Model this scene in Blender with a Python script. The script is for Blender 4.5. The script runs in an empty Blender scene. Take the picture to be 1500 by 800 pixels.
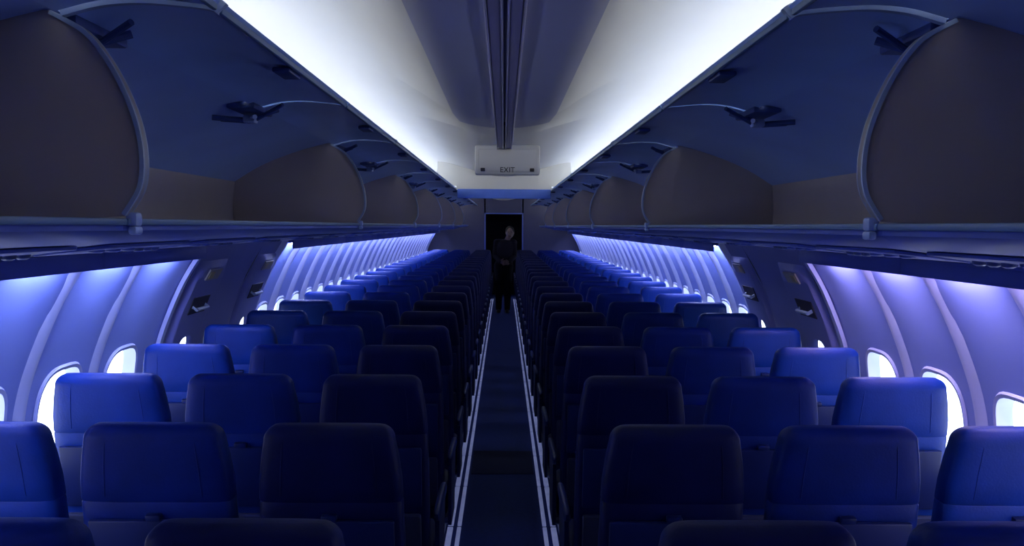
import bpy, bmesh, math, random
from mathutils import Vector, Matrix
random.seed(4)
S = bpy.context.scene
COL = S.collection
S.view_settings.view_transform = 'Standard'
EYE = 1.66
# ---------------------------------------------------------------- materials
def mat(name, col, rough=.5, var=.12, scale=6, bump=0., bscale=200, metal=0., emit=None, es=0., coat=0., spec=.5):
    m = bpy.data.materials.new(name); m.use_nodes = True
    nt = m.node_tree; b = nt.nodes['Principled BSDF']
    tc = nt.nodes.new('ShaderNodeTexCoord')
    n = nt.nodes.new('ShaderNodeTexNoise'); n.inputs['Scale'].default_value = scale; n.inputs['Detail'].default_value = 3
    nt.links.new(tc.outputs['Object'], n.inputs['Vector'])
    mx = nt.nodes.new('ShaderNodeMix'); mx.data_type = 'RGBA'
    mx.inputs[6].default_value = (*[c*(1-var) for c in col], 1)
    mx.inputs[7].default_value = (*[min(1, c*(1+var)) for c in col], 1)
    nt.links.new(n.outputs['Fac'], mx.inputs[0]); nt.links.new(mx.outputs[2], b.inputs['Base Color'])
    b.inputs['Roughness'].default_value = rough; b.inputs['Metallic'].default_value = metal
    b.inputs['Coat Weight'].default_value = coat; b.inputs['Specular IOR Level'].default_value = spec
    if bump:
        n2 = nt.nodes.new('ShaderNodeTexNoise'); n2.inputs['Scale'].default_value = bscale
        nt.links.new(tc.outputs['Object'], n2.inputs['Vector'])
        bp = nt.nodes.new('ShaderNodeBump'); bp.inputs['Strength'].default_value = bump; bp.inputs['Distance'].default_value = .002
        nt.links.new(n2.outputs['Fac'], bp.inputs['Height']); nt.links.new(bp.outputs['Normal'], b.inputs['Normal'])
    if emit:
        b.inputs['Emission Color'].default_value = (*emit, 1); b.inputs['Emission Strength'].default_value = es
    return m
M = dict(
 leather=mat('seat_leather_lit', (.003,.036,.260), .48, .3, 9, .25, 160, spec=.32),
 leather_dim=mat('seat_leather_painted_dim', (.002,.018,.155), .50, .3, 9, .25, 160, spec=.25),  # same leather, weaker light on the middle seats painted into its colour
 leather_shade=mat('seat_leather_painted_shade', (.002,.006,.060), .52, .3, 9, .25, 160, spec=.2),  # same leather again, shade on the aisle seats painted in as near-black blue
 plastic=mat('seat_plastic', (.006,.015,.09), .4, spec=.35),
 pocket=mat('pocket_mesh', (.006,.012,.06), .8, .2, 60, .3, 500),
 metal=mat('leg_metal', (.26,.30,.42), .35, .1, 8, metal=.8),
 carpet=mat('carpet', (.006,.024,.15), .95, .35, 40, .6, 600),
 carpet2=mat('carpet_band', (.004,.010,.06), .95, .35, 40, .6, 600),
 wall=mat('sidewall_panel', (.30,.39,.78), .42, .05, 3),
 rib=mat('sidewall_rib', (.66,.72,.98), .35, .05, 3),
 exitp=mat('exit_hatch_panel', (.26,.29,.60), .45, .06, 4),
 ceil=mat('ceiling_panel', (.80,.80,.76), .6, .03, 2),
 ceil_shade=mat('ceiling_centre_painted_shade', (.45,.47,.62), .5, .05, 2),  # dim, blue-lit middle of the ceiling painted as a darker colour
 spine=mat('ceiling_raceway', (.26,.25,.40), .5),
 spine2=mat('raceway_ridge', (.46,.45,.62), .4),
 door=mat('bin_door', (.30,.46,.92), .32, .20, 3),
 binin=mat('bin_lining', (.46,.41,.41), .42, .2, 2),
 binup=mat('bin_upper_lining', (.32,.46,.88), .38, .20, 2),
 divider=mat('bin_divider', (.46,.40,.40), .45, .22, 2.5),
 trim=mat('bin_trim', (.38,.48,.68), .35, .04, 5),
 trim_d=mat('bin_door_end_trim', (.26,.34,.56), .4, .04, 5),
 lip=mat('bin_lip', (.10,.18,.34), .4, .1, 5),
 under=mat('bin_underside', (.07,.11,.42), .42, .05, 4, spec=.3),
 hinge=mat('hinge', (.04,.07,.24), .4),
 knob=mat('hinge_knob', (.28,.38,.72), .3),
 sign=mat('sign_box', (.66,.67,.71), .5, .03),
 ink=mat('ink', (.03,.03,.05), .6),
 header=mat('header_blue', (.12,.24,.85), .5),
 bulk=mat('bulkhead', (.035,.04,.11), .5),
 dark=mat('galley_dark', (.006,.006,.010), .8),
 placard=mat('placard', (.45,.42,.35), .5),
 placard2=mat('placard_yellow', (.6,.5,.2), .5),
 frame=mat('window_frame', (.56,.62,.88), .4, .03),
 pane=mat('window_pane', (.8,.9,1), .2, 0, emit=(.80,.89,1), es=3.8),
 wash=mat('wash_diffuser', (.8,.8,1), .4, 0, emit=(.46,.52,1.0), es=88),
 washp=mat('wash_diffuser_pinkish', (.9,.8,1), .4, 0, emit=(.74,.56,.92), es=80),
 cove=mat('cove_diffuser', (.9,.9,.9), .4, 0, emit=(1,.96,.86), es=6.6),
 path=mat('floor_track_glint', (.6,.6,.8), .3, .5, 7, emit=(.28,.34,.74), es=.26),  # highlights on the seat tracks, painted as weak emission; no lamp here
 skin=mat('skin', (.16,.10,.09), .6), hair=mat('hair', (.012,.010,.010), .8),
 top=mat('dark_top', (.012,.010,.014), .9, spec=.2), trousers=mat('dark_trousers', (.005,.005,.010), .9, spec=.2),
 shoe=mat('shoe', (.01,.01,.01), .4), eye=mat('eye', (.02,.02,.02), .2),
)
WO = {}
def tag(o, label=None, cat=None, group=None, kind=None):
    if label: o['label'] = label
    if cat: o['category'] = cat
    if group: o['group'] = group
    if kind: o['kind'] = kind
    return o
def empty(name, loc):
    o = bpy.data.objects.new(name, None); COL.objects.link(o); o.location = loc
    o.empty_display_size = .1; WO[o.name] = Vector(loc); return o
def fin(bm, name, m, parent=None, smooth=True, origin=True):
    """link bm (built in world coordinates) as one mesh object"""
    bmesh.ops.recalc_face_normals(bm, faces=bm.faces[:])
    if parent is not None: off = WO[parent.name]
    elif origin:
        xs = [v.co for v in bm.verts]
        off = Vector(((min(v.x for v in xs)+max(v.x for v in xs))/2, (min(v.y for v in xs)+max(v.y for v in xs))/2, min(v.z for v in xs)))
    else: off = Vector((0,0,0))
    bmesh.ops.translate(bm, verts=bm.verts[:], vec=-off)
    me = bpy.data.meshes.new(name); bm.to_mesh(me); bm.free()
    me.materials.append(m)
    if smooth:
        me.polygons.foreach_set('use_smooth', [True]*len(me.polygons))
        try: me.set_sharp_from_angle(angle=math.radians(38))
        except Exception: pass
    o = bpy.data.objects.new(name, me); COL.objects.link(o)
    if parent is not None: o.parent = parent
    else: o.location = off
    WO[o.name] = off.copy()
    return o
def NB(): return bmesh.new()
def box(bm, c, s, bev=0, rx=0, ry=0, rz=0):
    Mx = Matrix.Translation(c) @ Matrix.Rotation(rz,4,'Z') @ Matrix.Rotation(ry,4,'Y') @ Matrix.Rotation(rx,4,'X') @ Matrix.Diagonal((*s,1))
    r = bmesh.ops.create_cube(bm, size=1, matrix=Mx)
    if bev:
        es = list({e for v in r['verts'] for e in v.link_edges})
        bmesh.ops.bevel(bm, geom=es, offset=bev, segments=2, affect='EDGES', profile=.5)
def prism(bm, pts, y0, y1, sx=1):
    a = [bm.verts.new((sx*x, y0, z)) for x, z in pts]; b = [bm.verts.new((sx*x, y1, z)) for x, z in pts]
    n = len(pts); bm.faces.new(a); bm.faces.new(b[::-1])
    for i in range(n): bm.faces.new((a[i], b[i], b[(i+1)%n], a[(i+1)%n]))
def thick(pts, t):
    out = []
    for i, p in enumerate(pts):
        a = Vector(pts[max(i-1,0)]); b = Vector(pts[min(i+1,len(pts)-1)]); d = (b-a).normalized()
        out.append((p[0]-d.y*t, p[1]+d.x*t))
    return list(pts) + out[::-1]
def sheet(bm, pts, y0, y1, t, sx=1, pts2=None):
    o = thick(pts, t); o2 = thick(pts2, t) if pts2 else o; n = len(pts)
    fa = [bm.verts.new((sx*x, y0, z)) for x, z in o]; fb = [bm.verts.new((sx*x, y1, z)) for x, z in o2]
    N = len(o)
    for i in range(N): bm.faces.new((fa[i], fb[i], fb[(i+1)%N], fa[(i+1)%N]))
    for i in range(n-1):
        for f in (fa, fb): bm.faces.new((f[i], f[i+1], f[N-2-i], f[N-1-i]))
def smoothpts(pts, n=6):
    out = []
    P = [Vector(p) for p in pts]
    for i in range(len(P)-1):
        p0, p1, p2, p3 = P[max(i-1,0)], P[i], P[i+1], P[min(i+2,len(P)-1)]
        for k in range(n):
            t = k/n
            out.append(tuple(.5*((2*p1)+(-p0+p2)*t+(2*p0-5*p1+4*p2-p3)*t*t+(-p0+3*p1-3*p2+p3)*t**3)))
    out.append(tuple(P[-1])); return out
def loft(bm, rings, caps=True):
    R = [[bm.verts.new(p) for p in r] for r in rings]; n = len(R[0])
    for a, b in zip(R, R[1:]):
        for i in range(n): bm.faces.new((a[i], a[(i+1)%n], b[(i+1)%n], b[i]))
    if caps: bm.faces.new(R[0][::-1]); bm.faces.new(R[-1])
def sring(cx, cy, z, w, d, n=28, e=.5):
    out = []
    for i in range(n):
        a = 2*math.pi*i/n; c, s = math.cos(a), math.sin(a)
        out.append((cx+w/2*math.copysign(abs(c)**e, c), cy+d/2*math.copysign(abs(s)**e, s), z))
    return out
def tube(bm, path, r, n=8):
    rings = []
    P = [Vector(p) for p in path]
    for i, p in enumerate(P):
        d = (P[min(i+1,len(P)-1)]-P[max(i-1,0)]).normalized()
        u = d.cross(Vector((0,1,0)) if abs(d.y) < .9 else Vector((1,0,0))).normalized(); v = d.cross(u)
        rr = r[i] if isinstance(r, (list,tuple)) else r
        rings.append([p+rr*(math.cos(2*math.pi*k/n)*u+math.sin(2*math.pi*k/n)*v) for k in range(n)])
    loft(bm, rings)
def ordn(i):
    return ['first','second','third','fourth','fifth','sixth','seventh','eighth','ninth','tenth','eleventh','twelfth','thirteenth','fourteenth','fifteenth','sixteenth','seventeenth','eighteenth','nineteenth','twentieth','twenty-first','twenty-second','twenty-third','twenty-fourth'][i]
Y0, Y1 = -1.5, 21.0
# ---------------------------------------------------------------- setting
bm = NB(); box(bm, (0,(Y0+Y1)/2+.6,-.03), (3.5,Y1-Y0+1.6,.06)); tag(fin(bm,'floor',M['carpet'],smooth=False,origin=False), kind='structure')
bm = NB(); box(bm, (0,6.35,.002), (.42,.62,.005), .001); tag(fin(bm,'trim_16',M['carpet2'],origin=False), kind='structure')
# side walls as one curved surface each, with real window openings
PROF = smoothpts([(1.455,1.60),(1.50,1.52),(1.585,1.38),(1.665,1.20),(1.715,1.05),(1.74,.90),(1.75,.70),(1.735,.45),(1.68,.2),(1.62,0)], 5)
LEN = [0]
for a, b in zip(PROF, PROF[1:]): LEN.append(LEN[-1]+math.dist(a,b))
def prof(v, off=0):
    v = max(0, min(LEN[-1]-1e-6, v))
    i = max(k for k in range(len(LEN)-1) if LEN[k] <= v)
    t = (v-LEN[i])/(LEN[i+1]-LEN[i]); a = Vector(PROF[i]); b = Vector(PROF[i+1]); p = a.lerp(b,t)
    d = (b-a).normalized(); nrm = Vector((d.y, -d.x))
    if nrm.x > 0: nrm = -nrm
    return p + nrm*off
def v_at(z):
    for i in range(len(PROF)-1):
        if PROF[i][1] >= z >= PROF[i+1][1]:
            return LEN[i]+(PROF[i][1]-z)/(PROF[i][1]-PROF[i+1][1])*(LEN[i+1]-LEN[i])
VW = v_at(.905)
HW, HH = .165, .20
def panel(bm, sx, u0, u1, v0, v1, uc, vc, hw, hh, off=lambda u,v:0, n=40, rings=10):
    """curved panel with a rounded window opening: rings from the opening out to the edges"""
    inner = []; outer = []
    for k in range(n):
        a = 2*math.pi*(k+.5)/n; c, s = math.cos(a), math.sin(a)
        inner.append((uc+hw*math.copysign(abs(c)**.6,c), vc+hh*math.copysign(abs(s)**.6,s)))
        best = 9e9
        for lim, comp in ((u1-uc,c),(u0-uc,c),(v1-vc,s),(v0-vc,s)):
            if comp*lim > 1e-9: best = min(best, lim/comp)
        outer.append([uc+c*best, vc+s*best])
    for corner in ((u0,v0),(u1,v0),(u0,v1),(u1,v1)):
        k = min(range(n), key=lambda k: (math.atan2(corner[1]-vc,corner[0]-uc)-math.atan2(outer[k][1]-vc,outer[k][0]-uc))**2)
        outer[k] = list(corner)
    R = []
    for r in range(rings+1):
        t = r/rings; row = []
        for k in range(n):
            u = inner[k][0]*(1-t)+outer[k][0]*t; v = inner[k][1]*(1-t)+outer[k][1]*t
            p = prof(v, off(u,v)); row.append(bm.verts.new((sx*p.x, u, p.y)))
        R.append(row)
    for a, b in zip(R, R[1:]):
        for k in range(n): bm.faces.new((a[k], a[(k+1)%n], b[(k+1)%n], b[k]))
    return inner
near_c = [4.10-.56*k for k in range(10)]
far_c = [6.454+.508*k for k in range(28)]
wn = 0
EX = [4.85, 5.95]
for sx, side in ((-1,'left'),(1,'right')):
    bm = NB()
    for c in near_c + far_c:
        hwid = .28 if c < 4.5 else .254
        panel(bm, sx, c-hwid, c+hwid if c != near_c[0] else 4.504, 0, LEN[-1], c, VW, HW, HH, lambda u,v: .0)
    tag(fin(bm,'wall_'+side,M['wall'],origin=False), kind='structure')
    # raised ribs between the window panels
    bm = NB()
    for c in near_c + far_c[:-1]:
        y = c-(.28 if c < 4.5 else .254)
        w0, w1, hh_ = (.045,.014,.014) if c < 4.5 else (.060,.022,.026)
        q = [(y-w0,0),(y-w1,hh_),(y+w1,hh_),(y+w0,0)]
        rows = []
        for i in range(1,41):
            v = LEN[-1]*i/40
            rows.append([bm.verts.new((sx*prof(v,o+.0006).x, yy, prof(v,o+.0006).y)) for yy, o in q])
        for a, b in zip(rows, rows[1:]):
            for k in range(3): bm.faces.new((a[k],a[k+1],b[k+1],b[k]))
    tag(fin(bm,'trim_%d'%(13 if sx<0 else 14),M['rib'],origin=False), kind='structure')
    # plain wall zone around the overwing exits
    bm = NB()
    for c in EX: panel(bm, sx, c-.25, c+.25, 0, LEN[-1], c, VW, .125, .18)
    for a, b in ((4.504,4.6),(5.1,5.7)):
        pts = [tuple(prof(LEN[-1]*i/40)) for i in range(41)]
        sheet(bm, pts, a, b, .004, sx)
    tag(fin(bm,'wall_'+side+'_exit_zone',M['exitp'],origin=False), kind='structure')
    bm = NB(); pts = [tuple(prof(LEN[-1]*i/40, .028)) for i in range(2,41)]
    sheet(bm, pts, 4.47, 4.51, .02, sx)
    tag(fin(bm,'trim_%d'%(1 if sx<0 else 2),M['frame'],origin=False), kind='structure')
    for c in near_c + far_c:
        if c < 1.2: continue
        wn += 1
        root = empty('window_%d'%wn, (sx*1.75, c, .70)); tag(root, kind='structure')
        bm = NB(); n = 36; R = []
        for g, o in ((.016,.002),(.010,.012),(-.004,.010),(-.010,-.02),(-.018,-.045)):
            row = []
            for k in range(n):
                a = 2*math.pi*(k+.5)/n; cc, s = math.cos(a), math.sin(a)
                p = prof(VW+(HH+g)*math.copysign(abs(s)**.6,s), o)
                row.append(bm.verts.new((sx*p.x, c+(HW+g)*math.copysign(abs(cc)**.6,cc), p.y)))
            R.append(row)
        for a, b in zip(R, R[1:]):
            for k in range(n): bm.faces.new((a[k], a[(k+1)%n], b[(k+1)%n], b[k]))
        fin(bm,'window_frame',M['frame'],root)
        bm = NB(); row = []
        for k in range(n):
            a = 2*math.pi*(k+.5)/n; cc, s = math.cos(a), math.sin(a)
            p = prof(VW+(HH-.017)*math.copysign(abs(s)**.6,s), -.043)
            row.append(bm.verts.new((sx*p.x, c+(HW-.017)*math.copysign(abs(cc)**.6,cc), p.y)))
        bm.faces.new(row); fin(bm,'pane',M['pane'],root,smooth=False)
# emergency exits
dn = 0
for sx in (-1,1):
    for c in EX:
        dn += 1
        root = empty('door_%d'%dn, (sx*1.7, c, .52)); tag(root, kind='structure')
        v0, v1 = v_at(1.47), v_at(.52)
        def off(u, v, c=c):
            e = min(.24-abs(u-c), v-v0, v1-v); return .003 + .03*min(1, max(0, e)/.03)
        bm = NB(); panel(bm, sx, c-.24, c+.24, v0, v1, c, VW, .118, .17, off, rings=16)
        fin(bm,'hatch',M['exitp'],root)
        def onwall(u, z, o): p = prof(v_at(z), o); return Vector((sx*p.x, u, p.y))
        def plate(bm, u0, u1, za, zb, o, t):
            q = []
            for oo in (o, o+t):
                q.append([onwall(u0,za,oo), onwall(u1,za,oo), onwall(u1,zb,oo), onwall(u0,zb,oo)])
            loft(bm, q)
        bm = NB(); plate(bm, c-.10, c+.10, 1.44, 1.385, .034, .008); pl = fin(bm,'placard',M['placard'],root,smooth=False)
        bm = NB(); plate(bm, c-.08, c-.01, 1.43, 1.395, .0425, .002); fin(bm,'symbol',M['placard2'],pl,smooth=False)
        bm = NB(); plate(bm, c-.13, c+.13, 1.29, 1.20, .034, .004); fin(bm,'handle_recess',M['ink'],root,smooth=False)
        bm = NB(); tube(bm, [onwall(c-.10,1.24,.035), onwall(c-.09,1.235,.060), onwall(c+.09,1.235,.060), onwall(c+.10,1.24,.035)], .010); fin(bm,'handle',M['trim'],root)
        bm = NB(); row = []
        for k in range(36):
            a = 2*math.pi*(k+.5)/36; cc, s = math.cos(a), math.sin(a)
            p = prof(VW+.168*math.copysign(abs(s)**.6,s), .0)
            row.append(bm.verts.new((sx*p.x, c+.116*math.copysign(abs(cc)**.6,cc), p.y)))
        bm.faces.new(row); fin(bm,'pane',M['pane'],root,smooth=False)
# ceiling
h1 = [(0,2.172),(.10,2.173),(.20,2.183),(.28,2.215),(.38,2.28),(.52,2.36),(.70,2.42),(.90,2.43),(1.07,2.36),(1.15,2.24),(1.16,2.09)]
h2 = [(0,2.240),(.10,2.245),(.20,2.262),(.28,2.285),(.38,2.315),(.52,2.355),(.70,2.40),(.90,2.41),(1.07,2.34),(1.15,2.23),(1.16,2.09)]
def full(h): return smoothpts([(-x,z) for x,z in h[:0:-1]]+h, 5)
c1, c2 = full(h1), full(h2)
bm = NB(); sheet(bm, c1, Y0, 4.4, .015); sheet(bm, c1, 4.4, 5.9, .015, 1, c2); sheet(bm, c2, 5.9, Y1, .015)
tag(fin(bm,'ceiling',M['ceil'],origin=False), kind='structure')
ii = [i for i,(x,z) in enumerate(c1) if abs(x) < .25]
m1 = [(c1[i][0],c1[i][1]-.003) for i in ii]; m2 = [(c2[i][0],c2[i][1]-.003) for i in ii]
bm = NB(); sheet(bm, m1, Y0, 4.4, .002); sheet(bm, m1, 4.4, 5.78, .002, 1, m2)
tag(fin(bm,'ceiling_centre_painted_shade',M['ceil_shade'],origin=False), kind='structure')  # thin sheet added to carry the painted shade along the ceiling middle
bm = NB()
for x in (-.026,.026): box(bm, (x,(Y0+5.78)/2,2.158), (.030,5.78-Y0,.026), .005)
box(bm, (0,5.2,2.20), (.07,1.2,.075), .006)
tag(fin(bm,'trim_3',M['spine'],origin=False), kind='structure')
bm = NB()
for x in (-.045,-.008,.008,.045): box(bm, (x,(Y0+5.78)/2,2.157), (.006,5.78-Y0,.032), .002)
tag(fin(bm,'trim_4',M['spine2'],origin=False), kind='structure')
# cross header: blue lower band, ceiling-coloured filler above it
bm = NB(); box(bm, (0,10.8,2.035), (1.10,.05,.11), .01); tag(fin(bm,'trim_5',M['header'],origin=False), kind='structure')
bm = NB(); prism(bm, [p for p in c2 if abs(p[0]) < .80]+[(.80,2.125),(.56,2.125),(.56,2.085),(-.56,2.085),(-.56,2.125),(-.80,2.125)], 10.80, 10.82)
tag(fin(bm,'trim_15',M['ceil'],smooth=False,origin=False), kind='structure')
for i, sx in enumerate((-1,1)):
    bm = NB(); box(bm, (sx*1.06,(Y0+Y1)/2,2.145), (.07,Y1-Y0-.2,.02), .004)
    tag(fin(bm,'trim_%d'%(6+i),M['cove'],origin=False), kind='structure')
# seat tracks along the aisle, their highlights put in as a glow
k = 8
for sx in (-1,1):
    for x, w, a, b in ((.234,.022,4.2,20.6),(.282,.030,4.2,20.6)):
        bm = NB()
        y = a
        while y < b:
            e = min(b, y+.735); box(bm, (sx*x,(y+e)/2,.006), (w,e-y,.012), .003); y = e+.04
        tag(fin(bm,'trim_%d'%k,M['path'],origin=False), kind='structure'); k += 1
# end walls
bm = NB()
box(bm, (-1.1,Y1+.03,1.2), (1.36,.06,2.4)); box(bm, (1.1,Y1+.03,1.2), (1.36,.06,2.4)); box(bm, (0,Y1+.03,2.18), (.9,.06,.50))
tag(fin(bm,'wall_far',M['bulk'],smooth=False,origin=False), kind='structure')
bm = NB(); box(bm, (0,Y0-.03,1.2), (3.6,.06,2.5)); tag(fin(bm,'wall_near',M['bulk'],smooth=False,origin=False), kind='structure')
bm = NB(); box(bm, (0,Y1+1.1,1.2), (1.6,.04,2.4)); box(bm, (-.62,Y1+.58,1.2), (.04,1.0,2.4)); box(bm, (.62,Y1+.58,1.2), (.04,1.0,2.4)); box(bm, (0,Y1+.58,2.42), (1.3,1.0,.04))
tag(fin(bm,'wall_galley',M['dark'],smooth=False,origin=False), kind='structure')
bm = NB()
for x in (-.43,.43): box(bm, (x,Y1-.01,.96), (.03,.03,1.92), .005)
box(bm, (0,Y1-.01,1.94), (.9,.03,.03), .005); tag(fin(bm,'trim_12',M['under'],origin=False), kind='structure')
# ---------------------------------------------------------------- wall wash lamps
for sx, side in ((-1,'left'),(1,'right')):
    idx = 0
    starts = [(3.26-1.12*k, .56) for k in range(5)][::-1] + [(6.20+1.016*k, .508) for k in range(14)]
    for y, p in starts:
        L = 2*p
        root = empty('wall_lamp', (sx*1.45, y+p, 1.50))
        bm = NB(); box(bm, (sx*1.445,y+p,1.545), (.05,L-.001,.02), .002); box(bm, (sx*1.424,y+p,1.520), (.010,L-.001,.050), .002); fin(bm,'housing',M['under'],root)
        for j in (0,1):
            bm = NB(); box(bm, (sx*1.450,y+p*(j+.5),1.530), (.030,p*.55,.010), .003)
            fin(bm,'diffuser',M['washp'] if (sx > 0 and y < 5) else M['wash'],root)
        if y < 1.4: lab = 'glowing lamp strip above the %s windows beside the viewer, nearest ones before the exits'%side
        elif y < 5: lab = 'glowing lamp strip above the %s windows, %s before the exit hatches'%(side, 'first' if y > 3 else 'second')
        else:
            lab = 'glowing lamp strip above the %s windows, %s one beyond the exit hatches'%(side, ordn(idx)); idx += 1
        tag(root, lab, 'wall lamp', 'lamp strips washing the side walls')
# ---------------------------------------------------------------- overhead bins
ZB = [1.88+3.0*k for k in range(-1,7)]
divf = smoothpts([(.775,1.675),(.742,1.73),(.735,1.79),(.745,1.86),(.77,1.93),(.805,1.995),(.85,2.05),(.92,2.09)], 4)
backl = smoothpts([(1.43,1.60),(1.44,1.75),(1.43,1.885)], 4)
backu = smoothpts([(1.43,1.885),(1.30,1.965),(1.16,2.025),(1.02,2.07),(.92,2.095)], 4)
doorp = smoothpts([(.90,2.083),(.82,2.104),(.74,2.110),(.66,2.105),(.60,2.098),(.585,2.09)], 4)
def make_bin(sx, side, y0, y1, k):
    root = empty('overhead_bin', (sx*1.1, y0, 1.545))
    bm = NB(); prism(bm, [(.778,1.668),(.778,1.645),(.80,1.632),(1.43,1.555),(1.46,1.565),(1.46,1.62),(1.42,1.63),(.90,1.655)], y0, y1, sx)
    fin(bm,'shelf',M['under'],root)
    bm = NB(); sheet(bm, backl, y0, y1, -.015, sx); fin(bm,'lining',M['binin'],root)
    bm = NB(); sheet(bm, backu, y0, y1, -.015, sx); fin(bm,'upper_lining',M['binup'],root)
    bm = NB(); box(bm, (sx*.773,(y0+y1)/2,1.663), (.012,y1-y0-.004,.014), .004); fin(bm,'shelf_lip',M['lip'],root)
    bm = NB(); prism(bm, divf+[p for p in (backl+backu[1:])[::-1]][1:]+[(1.4,1.64)], y0+.008, y0+.026, sx)
    dv = fin(bm,'divider',M['divider'],root,smooth=False)
    bm = NB(); sheet(bm, divf, y0+.001, y0+.030, -.009, sx); fin(bm,'edge_trim',M['trim'],dv)
    bm = NB(); box(bm, (sx*.768,y0+.03,1.668), (.026,.035,.03), .008); box(bm, (sx*.765,y0+.03,1.645), (.018,.04,.018), .006); fin(bm,'catch',M['knob'],root)
    h = (y1-y0)/2
    for j in range(2):
        a, b = y0+j*h+.015, y0+(j+1)*h-.015
        bm = NB(); sheet(bm, doorp, a, b, -.022, sx); d = fin(bm,'door',M['door'],root)
        bm = NB(); box(bm, (sx*.582,(a+b)/2,2.10), (.012,b-a,.026), .004); fin(bm,'door_edge',M['lip'],d)
        if j == 0:
            bm = NB(); sheet(bm, [(x,z-.004) for x,z in doorp], a-.009, a+.009, -.028, sx); fin(bm,'end_trim',M['trim_d'] if k else M['trim'],d)
        bm = NB(); box(bm, (sx*.62,(a+b)/2,2.088), (.05,.14,.014), .005); fin(bm,'handle',M['hinge'],d)
    for yy in (y0+.16, y0+h):
        bm = NB()
        box(bm, (sx*.93,yy,2.078), (.10,.26,.022), .006)
        tube(bm, [(sx*1.06,yy-.03,2.045),(sx*.95,yy,2.040),(sx*.84,yy+.05,2.085)], .010)
        tube(bm, [(sx*1.06,yy+.08,2.05),(sx*.93,yy+.02,2.036),(sx*.80,yy-.05,2.09)], .008)
        hg = fin(bm,'hinge',M['hinge'],root)
        bm = NB(); box(bm, (sx*.93,yy,2.042), (.045,.05,.03), .008); tube(bm, [(sx*.90,yy-.05,2.046),(sx*.96,yy+.05,2.046)], .009); fin(bm,'knob',M['knob'],hg)
    return root
for sx, side in ((-1,'left'),(1,'right')):
    for k in range(len(ZB)-1):
        y0, y1 = ZB[k], min(ZB[k+1], Y1)
        r = make_bin(sx, side, y0, y1-.001, k)
        lab = ('open overhead bin on the %s, %s one from the viewer'%(side, ordn(k))) if k else 'nearest open overhead bin on the %s, cut off by the picture edge'%side
        tag(r, lab+', door raised', 'overhead bin', 'open overhead luggage bins')
# ---------------------------------------------------------------- service units under the bins
def zu(x): return 1.632-(x-.80)*(.077/.63)
NR = 24; P0, PITCH = 1.51, .775
def make_psu(sx):
    r = empty('service_panel', (sx*1.10, 0, zu(1.10)))
    ang = sx*math.atan(.077/.63)
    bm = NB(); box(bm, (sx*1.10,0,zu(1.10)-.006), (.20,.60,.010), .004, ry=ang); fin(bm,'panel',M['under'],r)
    for j in range(3):
        bm = NB(); y = -.20+.1*j
        tube(bm, [(sx*1.08,y,zu(1.08)-.009),(sx*1.08,y,zu(1.08)-.015),(sx*1.08,y,zu(1.08)-.018)], [.022,.020,.012], 14); fin(bm,'reading_light',M['under'],r)
        bm = NB(); y = .10+.06*j
        tube(bm, [(sx*1.09,y,zu(1.09)-.009),(sx*1.09,y,zu(1.09)-.017),(sx*1.09,y,zu(1.09)-.021)], [.018,.016,.008], 14); fin(bm,'air_nozzle',M['hinge'],r)
    return r
def dup(root):
    r = root.copy(); COL.objects.link(r)
    for ch in list(root.children):
        c = ch.copy(); COL.objects.link(c); c.parent = r
        for g in ch.children:
            d = g.copy(); COL.objects.link(d); d.parent = c
    return r
for sx, side in ((-1,'left'),(1,'right')):
    p = make_psu(sx)
    for n in range(NR):
        o = p if n == 0 else dup(p)
        o.location.y = P0+PITCH*n+.35
        tag(o, 'service panel with reading lights above the %s seats of the %s row from the viewer'%(side, ordn(n)), 'service panel', 'service panels under the bins')
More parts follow.
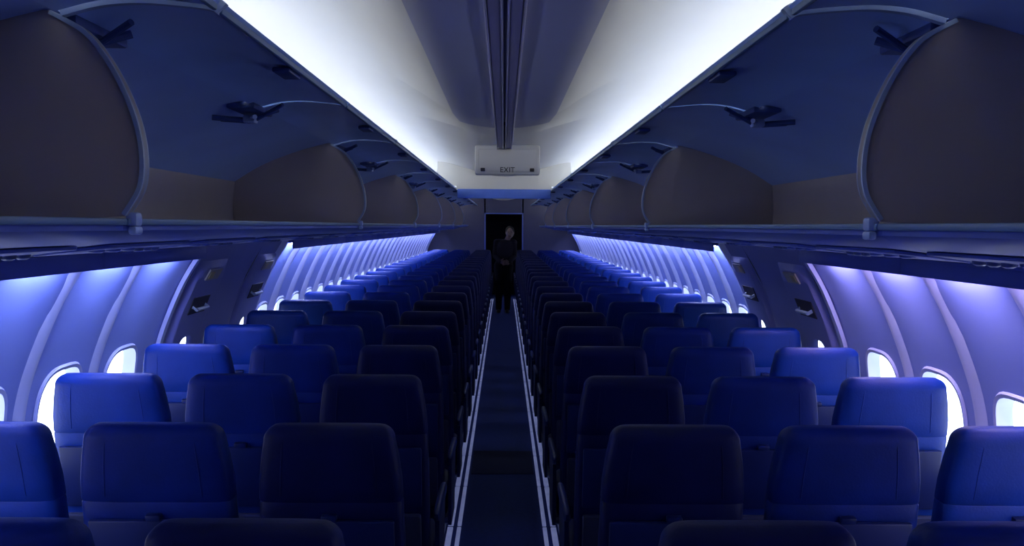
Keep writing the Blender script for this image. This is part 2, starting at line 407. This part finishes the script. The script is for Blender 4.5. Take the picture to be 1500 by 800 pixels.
# ---------------------------------------------------------------- seats
TOP = 1.148
def yc(z): return .05+(TOP-z)*.17
def make_seat(kind, sx):
    L = {'aisle':M['leather_shade'],'middle':M['leather_dim'],'window':M['leather']}[kind]  # lit to shaded copies of one leather, window to aisle
    K = .95 if kind == 'aisle' else 1.0
    r = empty('airplane_seat', (0,0,0))
    A = math.atan(.17)
    # backrest
    bm = NB(); rings = []
    for z, w, d in ((.36,.30,.05),(.375,.36,.085),(.42,.395,.11),(.60,.400,.105),(.80,.398,.092),(.90,.392,.088),(.939,.391,.088),(.9435,.387,.084)):
        rings.append(sring(0,yc(z),z,w*K,d,32,.38))
    loft(bm, rings); fin(bm,'backrest',L,r)
    # headrest, a plain tapering slab
    bm = NB(); rings = [sring(0,yc(.943),.943,.386*K,.084,32,.38), sring(0,yc(.948),.948,.391*K,.090,32,.38), sring(0,yc(1.0),1.0,.386*K,.091,32,.38)]
    rc = .042
    rings.append(sring(0,yc(1.06),1.06,.370*K,.090,32,.38))
    for q in range(0, 9):
        a = q/8*math.pi/2; z = TOP-rc+rc*math.sin(a)
        w = .352*K-2*rc*(1-math.cos(a))*.95; d = .088-2*.034*(1-math.cos(a))
        rings.append(sring(0,yc(z),z,w,d,32,.38))
    loft(bm, rings); hd = fin(bm,'headrest',L,r)
    for x in (-.115,.115):
        bm = NB()
        tube(bm, [(x*1.08,yc(.96)-.0440,.96),(x*1.05,yc(1.03)-.0445,1.03),(x,yc(1.09)-.0435,1.09),(x*.97,yc(1.12)-.040,1.12),(x*.95,yc(1.14)-.027,1.14)], .0018, 6)
        fin(bm,'seam',L,hd)
    # tray, pocket
    zt = .79; bm = NB(); box(bm, (0,yc(zt)-.053,zt), (.335,.016,.22), .006, rx=A); tr = fin(bm,'tray_table',M['plastic'],r)
    bm = NB(); box(bm, (0,yc(.885)-.056,.905), (.04,.02,.018), .004, rx=A); fin(bm,'latch',M['plastic'],tr)
    bm = NB(); box(bm, (0,yc(.55)-.066,.55), (.33,.03,.22), .010, rx=A); fin(bm,'seat_pocket',M['pocket'],r)
    # cushion
    bm = NB(); rings = []
    for z, w, d in ((.335,.34,.40),(.345,.39,.45),(.38,.40,.47),(.44,.40,.47),(.465,.38,.45),(.475,.33,.40)):
        rings.append(sring(0,.42,z,w,d,32,.42))
    loft(bm, rings); fin(bm,'seat_cushion',L,r)
    # frame and legs
    bm = NB()
    for y in (.28,.55): tube(bm, [(-.20,y,.318),(.20,y,.318)], .018, 10)
    for x in (-.19,.19): tube(bm, [(x,.28,.318),(x,.55,.318)], .012, 8)
    fin(bm,'frame',M['metal'],r)
    for x in (-.12,.12):
        bm = NB(); tube(bm, [(x,.28,.315),(x,.24,.02)], .014); tube(bm, [(x,.55,.315),(x,.50,.02)], .014); tube(bm,[(x,.25,.10),(x,.54,.25)],.010); box(bm, (x,.37,.012), (.035,.36,.022), .004)
        fin(bm,'leg',M['metal'],r)
    def arm(x, w=.034):
        bm = NB()
        rings = []
        for y, z, s in ((.13,.628,.5),(.145,.628,.9),(.30,.628,1),(.50,.622,1),(.545,.618,.9),(.56,.612,.5)):
            rings.append([(x+w/2*s*math.copysign(abs(math.cos(a))**.6,math.cos(a)), y, z+.022*s*math.copysign(abs(math.sin(a))**.6,math.sin(a))) for a in [2*math.pi*q/16 for q in range(16)]])
        loft(bm, rings); ar = fin(bm,'armrest',M['plastic'],r)
        bm = NB()
        rr = [[(x-w*.3,y,z),(x+w*.3,y,z),(x+w*.3,y2,z2),(x-w*.3,y2,z2)] for (y,z,y2,z2) in ((.17,.61,.17,.33),(.50,.61,.42,.33))]
        loft(bm, rr); fin(bm,'side_panel',M['plastic'],ar)
    if kind == 'aisle': arm(-sx*.213,.026); arm(sx*.2225,.030)
    else: arm(sx*.2225,.030)
    return r
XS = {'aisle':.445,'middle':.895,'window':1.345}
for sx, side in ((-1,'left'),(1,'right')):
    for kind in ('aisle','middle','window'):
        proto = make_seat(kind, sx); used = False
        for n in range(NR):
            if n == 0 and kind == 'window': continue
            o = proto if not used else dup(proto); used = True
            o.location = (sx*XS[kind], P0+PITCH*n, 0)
            look = {'aisle':'blue leather aisle seat with painted-in shade','middle':'blue leather middle seat with painted-in dimming','window':'blue leather window seat'}[kind]
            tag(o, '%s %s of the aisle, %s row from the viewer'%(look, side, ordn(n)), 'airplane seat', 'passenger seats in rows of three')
# ---------------------------------------------------------------- exit sign box
root = empty('exit_sign', (.02,5.74,1.975))
bm = NB(); box(bm, (.02,5.84,2.075), (.41,.10,.185), .012); fin(bm,'housing',M['sign'],root)
bm = NB(); box(bm, (.02,5.787,2.072), (.36,.006,.14), .004); fc = fin(bm,'face',M['sign'],root)
for x in (-.135,.175):
    bm = NB(); box(bm, (x,5.782,2.012), (.028,.012,.022), .004); fin(bm,'bracket',M['ink'],root)
cu = bpy.data.curves.new('lettering','FONT'); cu.body = 'EXIT'; cu.size = .046; cu.align_x = 'CENTER'; cu.extrude = .001
to = bpy.data.objects.new('tmp', cu); COL.objects.link(to); bpy.context.view_layer.update()
me = bpy.data.meshes.new_from_object(to); bpy.data.objects.remove(to)
me.transform(Matrix.Translation((0,.0425,.022)) @ Matrix.Rotation(math.radians(90),4,'X')); me.materials.clear(); me.materials.append(M['ink'])
lo = bpy.data.objects.new('lettering', me); COL.objects.link(lo); lo.parent = root
tag(root, 'white box sign hanging from the ceiling at the end of the centre raceway', 'sign')
# ---------------------------------------------------------------- person
def ball(bm, c, r):
    if not isinstance(r,(tuple,list)): r = (r,r,r)
    bmesh.ops.create_icosphere(bm, subdivisions=3, radius=1, matrix=Matrix.Translation(c) @ Matrix.Diagonal((*r,1)))
def limb(bm, a, b, ra, rb):
    a = Vector(a); b = Vector(b); d = b-a
    q = d.to_track_quat('Z','Y').to_matrix().to_4x4()
    bmesh.ops.create_cone(bm, cap_ends=True, segments=18, radius1=ra, radius2=rb, depth=d.length, matrix=Matrix.Translation((a+b)/2) @ q)
    ball(bm, a, ra); ball(bm, b, rb)
def chain(bm, pts, rs):
    for i in range(len(pts)-1): limb(bm, pts[i], pts[i+1], rs[i], rs[i+1])
def rem(o, vox, sm=4):
    m = o.modifiers.new('fuse','REMESH'); m.mode = 'VOXEL'; m.voxel_size = vox; m.use_smooth_shade = True
    s = o.modifiers.new('soft','SMOOTH'); s.iterations = sm; s.factor = .5
PY = 17.43
root = empty('person', (.02,PY,0))
head = (.115,PY-.045,1.535)
shR, elR, wrR = (-.130,PY,1.345), (-.165,PY-.01,1.09), (-.060,PY-.19,.985)
shL, elL, wrL = (.190,PY,1.34), (.205,PY-.01,1.08), (.105,PY-.19,.975)
def torso(bm, g):
    W = [.175,.160,.142,.140,.155,.165,.140]
    for t in range(19):
        f = t/18; z = .86+f*.46; x = .0+.032*f; k = min(5, int(f*6)); w = W[k]*(1-(f*6-k))+W[k+1]*(f*6-k)
        ball(bm, (x,PY-.005*f,z), (w+g,.105+g,.09))
    limb(bm, shR, shL, .052+g, .052+g)
def arms(bm, g):
    chain(bm, [shR,elR,wrR], [.048+g,.038+g,.026+g]); chain(bm, [shL,elL,wrL], [.048+g,.038+g,.026+g])
def legs(bm, g):
    chain(bm, [(-.08,PY,.86),(-.085,PY-.02,.48),(-.09,PY+.01,.09)], [.088+g,.058+g,.038+g])
    chain(bm, [(.07,PY,.86),(.08,PY-.03,.48),(.075,PY-.02,.09)], [.088+g,.058+g,.038+g])
bm = NB(); torso(bm,0); arms(bm,0); legs(bm,0)
limb(bm, (.045,PY-.01,1.34), (.105,PY-.03,1.48), .055,.048)
ball(bm, head, (.072,.090,.110)); ball(bm, (head[0],head[1]-.02,head[2]-.055), (.052,.066,.052))
limb(bm, (head[0],head[1]-.088,head[2]+.015), (head[0],head[1]-.104,head[2]-.022), .008,.013)
for e in (-1,1): ball(bm, (head[0]+e*.074,head[1]+.005,head[2]-.005), (.010,.018,.030))
limb(bm, (head[0]-.022,head[1]-.080,head[2]-.055), (head[0]+.022,head[1]-.080,head[2]-.055), .008,.008)
# hands held together in front of the waist: palm, four fingers, thumb each
for e, w in ((1,wrR),(-1,wrL)):
    zo = .0 if e > 0 else -.012
    ball(bm, (w[0]+e*.035,w[1]-.022,w[2]-.005+zo), (.046,.017,.038))
    for i in range(4):
        z = w[2]+.022-i*.0185+zo; Lf = [.066,.075,.07,.055][i]; x = w[0]+e*.072; y = w[1]-.030
        chain(bm, [(x,y,z),(x+e*Lf*.5,y-.012,z-.004),(x+e*Lf*.85,y+.010,z-.010)], [.0095,.009,.008])
    chain(bm, [(w[0]+e*.015,w[1]-.028,w[2]+.020+zo),(w[0]+e*.035,w[1]-.044,w[2]+.046+zo),(w[0]+e*.058,w[1]-.046,w[2]+.055+zo)], [.012,.010,.009])
body = fin(bm,'body',M['skin'],root); rem(body,.006,3)
for e in (-1,1):
    bm = NB(); ball(bm, (head[0]+e*.028,head[1]-.080,head[2]+.008), (.012,.008,.007)); fin(bm,'eye',M['eye'],body)
bm = NB(); ball(bm, (head[0],head[1]+.020,head[2]+.028), (.084,.092,.098)); ball(bm, (head[0],head[1]+.05,head[2]-.03), (.078,.06,.08))
h = fin(bm,'hair',M['hair'],root); rem(h,.007,3)
bm = NB(); torso(bm,.014); arms(bm,.012); t = fin(bm,'top',M['top'],root); rem(t,.008,6)
bm = NB(); legs(bm,.018); ball(bm, (.0,PY,.90), (.188,.130,.11)); t = fin(bm,'trousers',M['trousers'],root); rem(t,.008,5)
for x, y in ((-.09,PY-.03),(.075,PY-.06)):
    bm = NB(); ball(bm, (x,y-.02,.035), (.043,.125,.035)); ball(bm, (x,y+.05,.06), (.04,.05,.055)); sh = fin(bm,'shoe',M['shoe'],root); rem(sh,.007,3)
tag(root, 'person in dark clothes standing in the aisle in front of the far doorway', 'person')
# ---------------------------------------------------------------- world and camera
w = bpy.data.worlds.new('World'); S.world = w; w.use_nodes = True
w.node_tree.nodes['Background'].inputs[0].default_value = (.1,.15,.5,1); w.node_tree.nodes['Background'].inputs[1].default_value = .05
cam = bpy.data.cameras.new('camera'); co = bpy.data.objects.new('camera', cam); COL.objects.link(co); S.camera = co
cam.sensor_width = 36; cam.lens = 1340/1500*36; cam.clip_start = .05
Rm = Matrix.Rotation(math.radians(-.53),4,'Z') @ Matrix.Rotation(math.radians(90-2.95),4,'X') @ Matrix.Rotation(math.radians(.4),4,'Z')
co.matrix_world = Matrix.Translation((0,0,EYE)) @ Rm
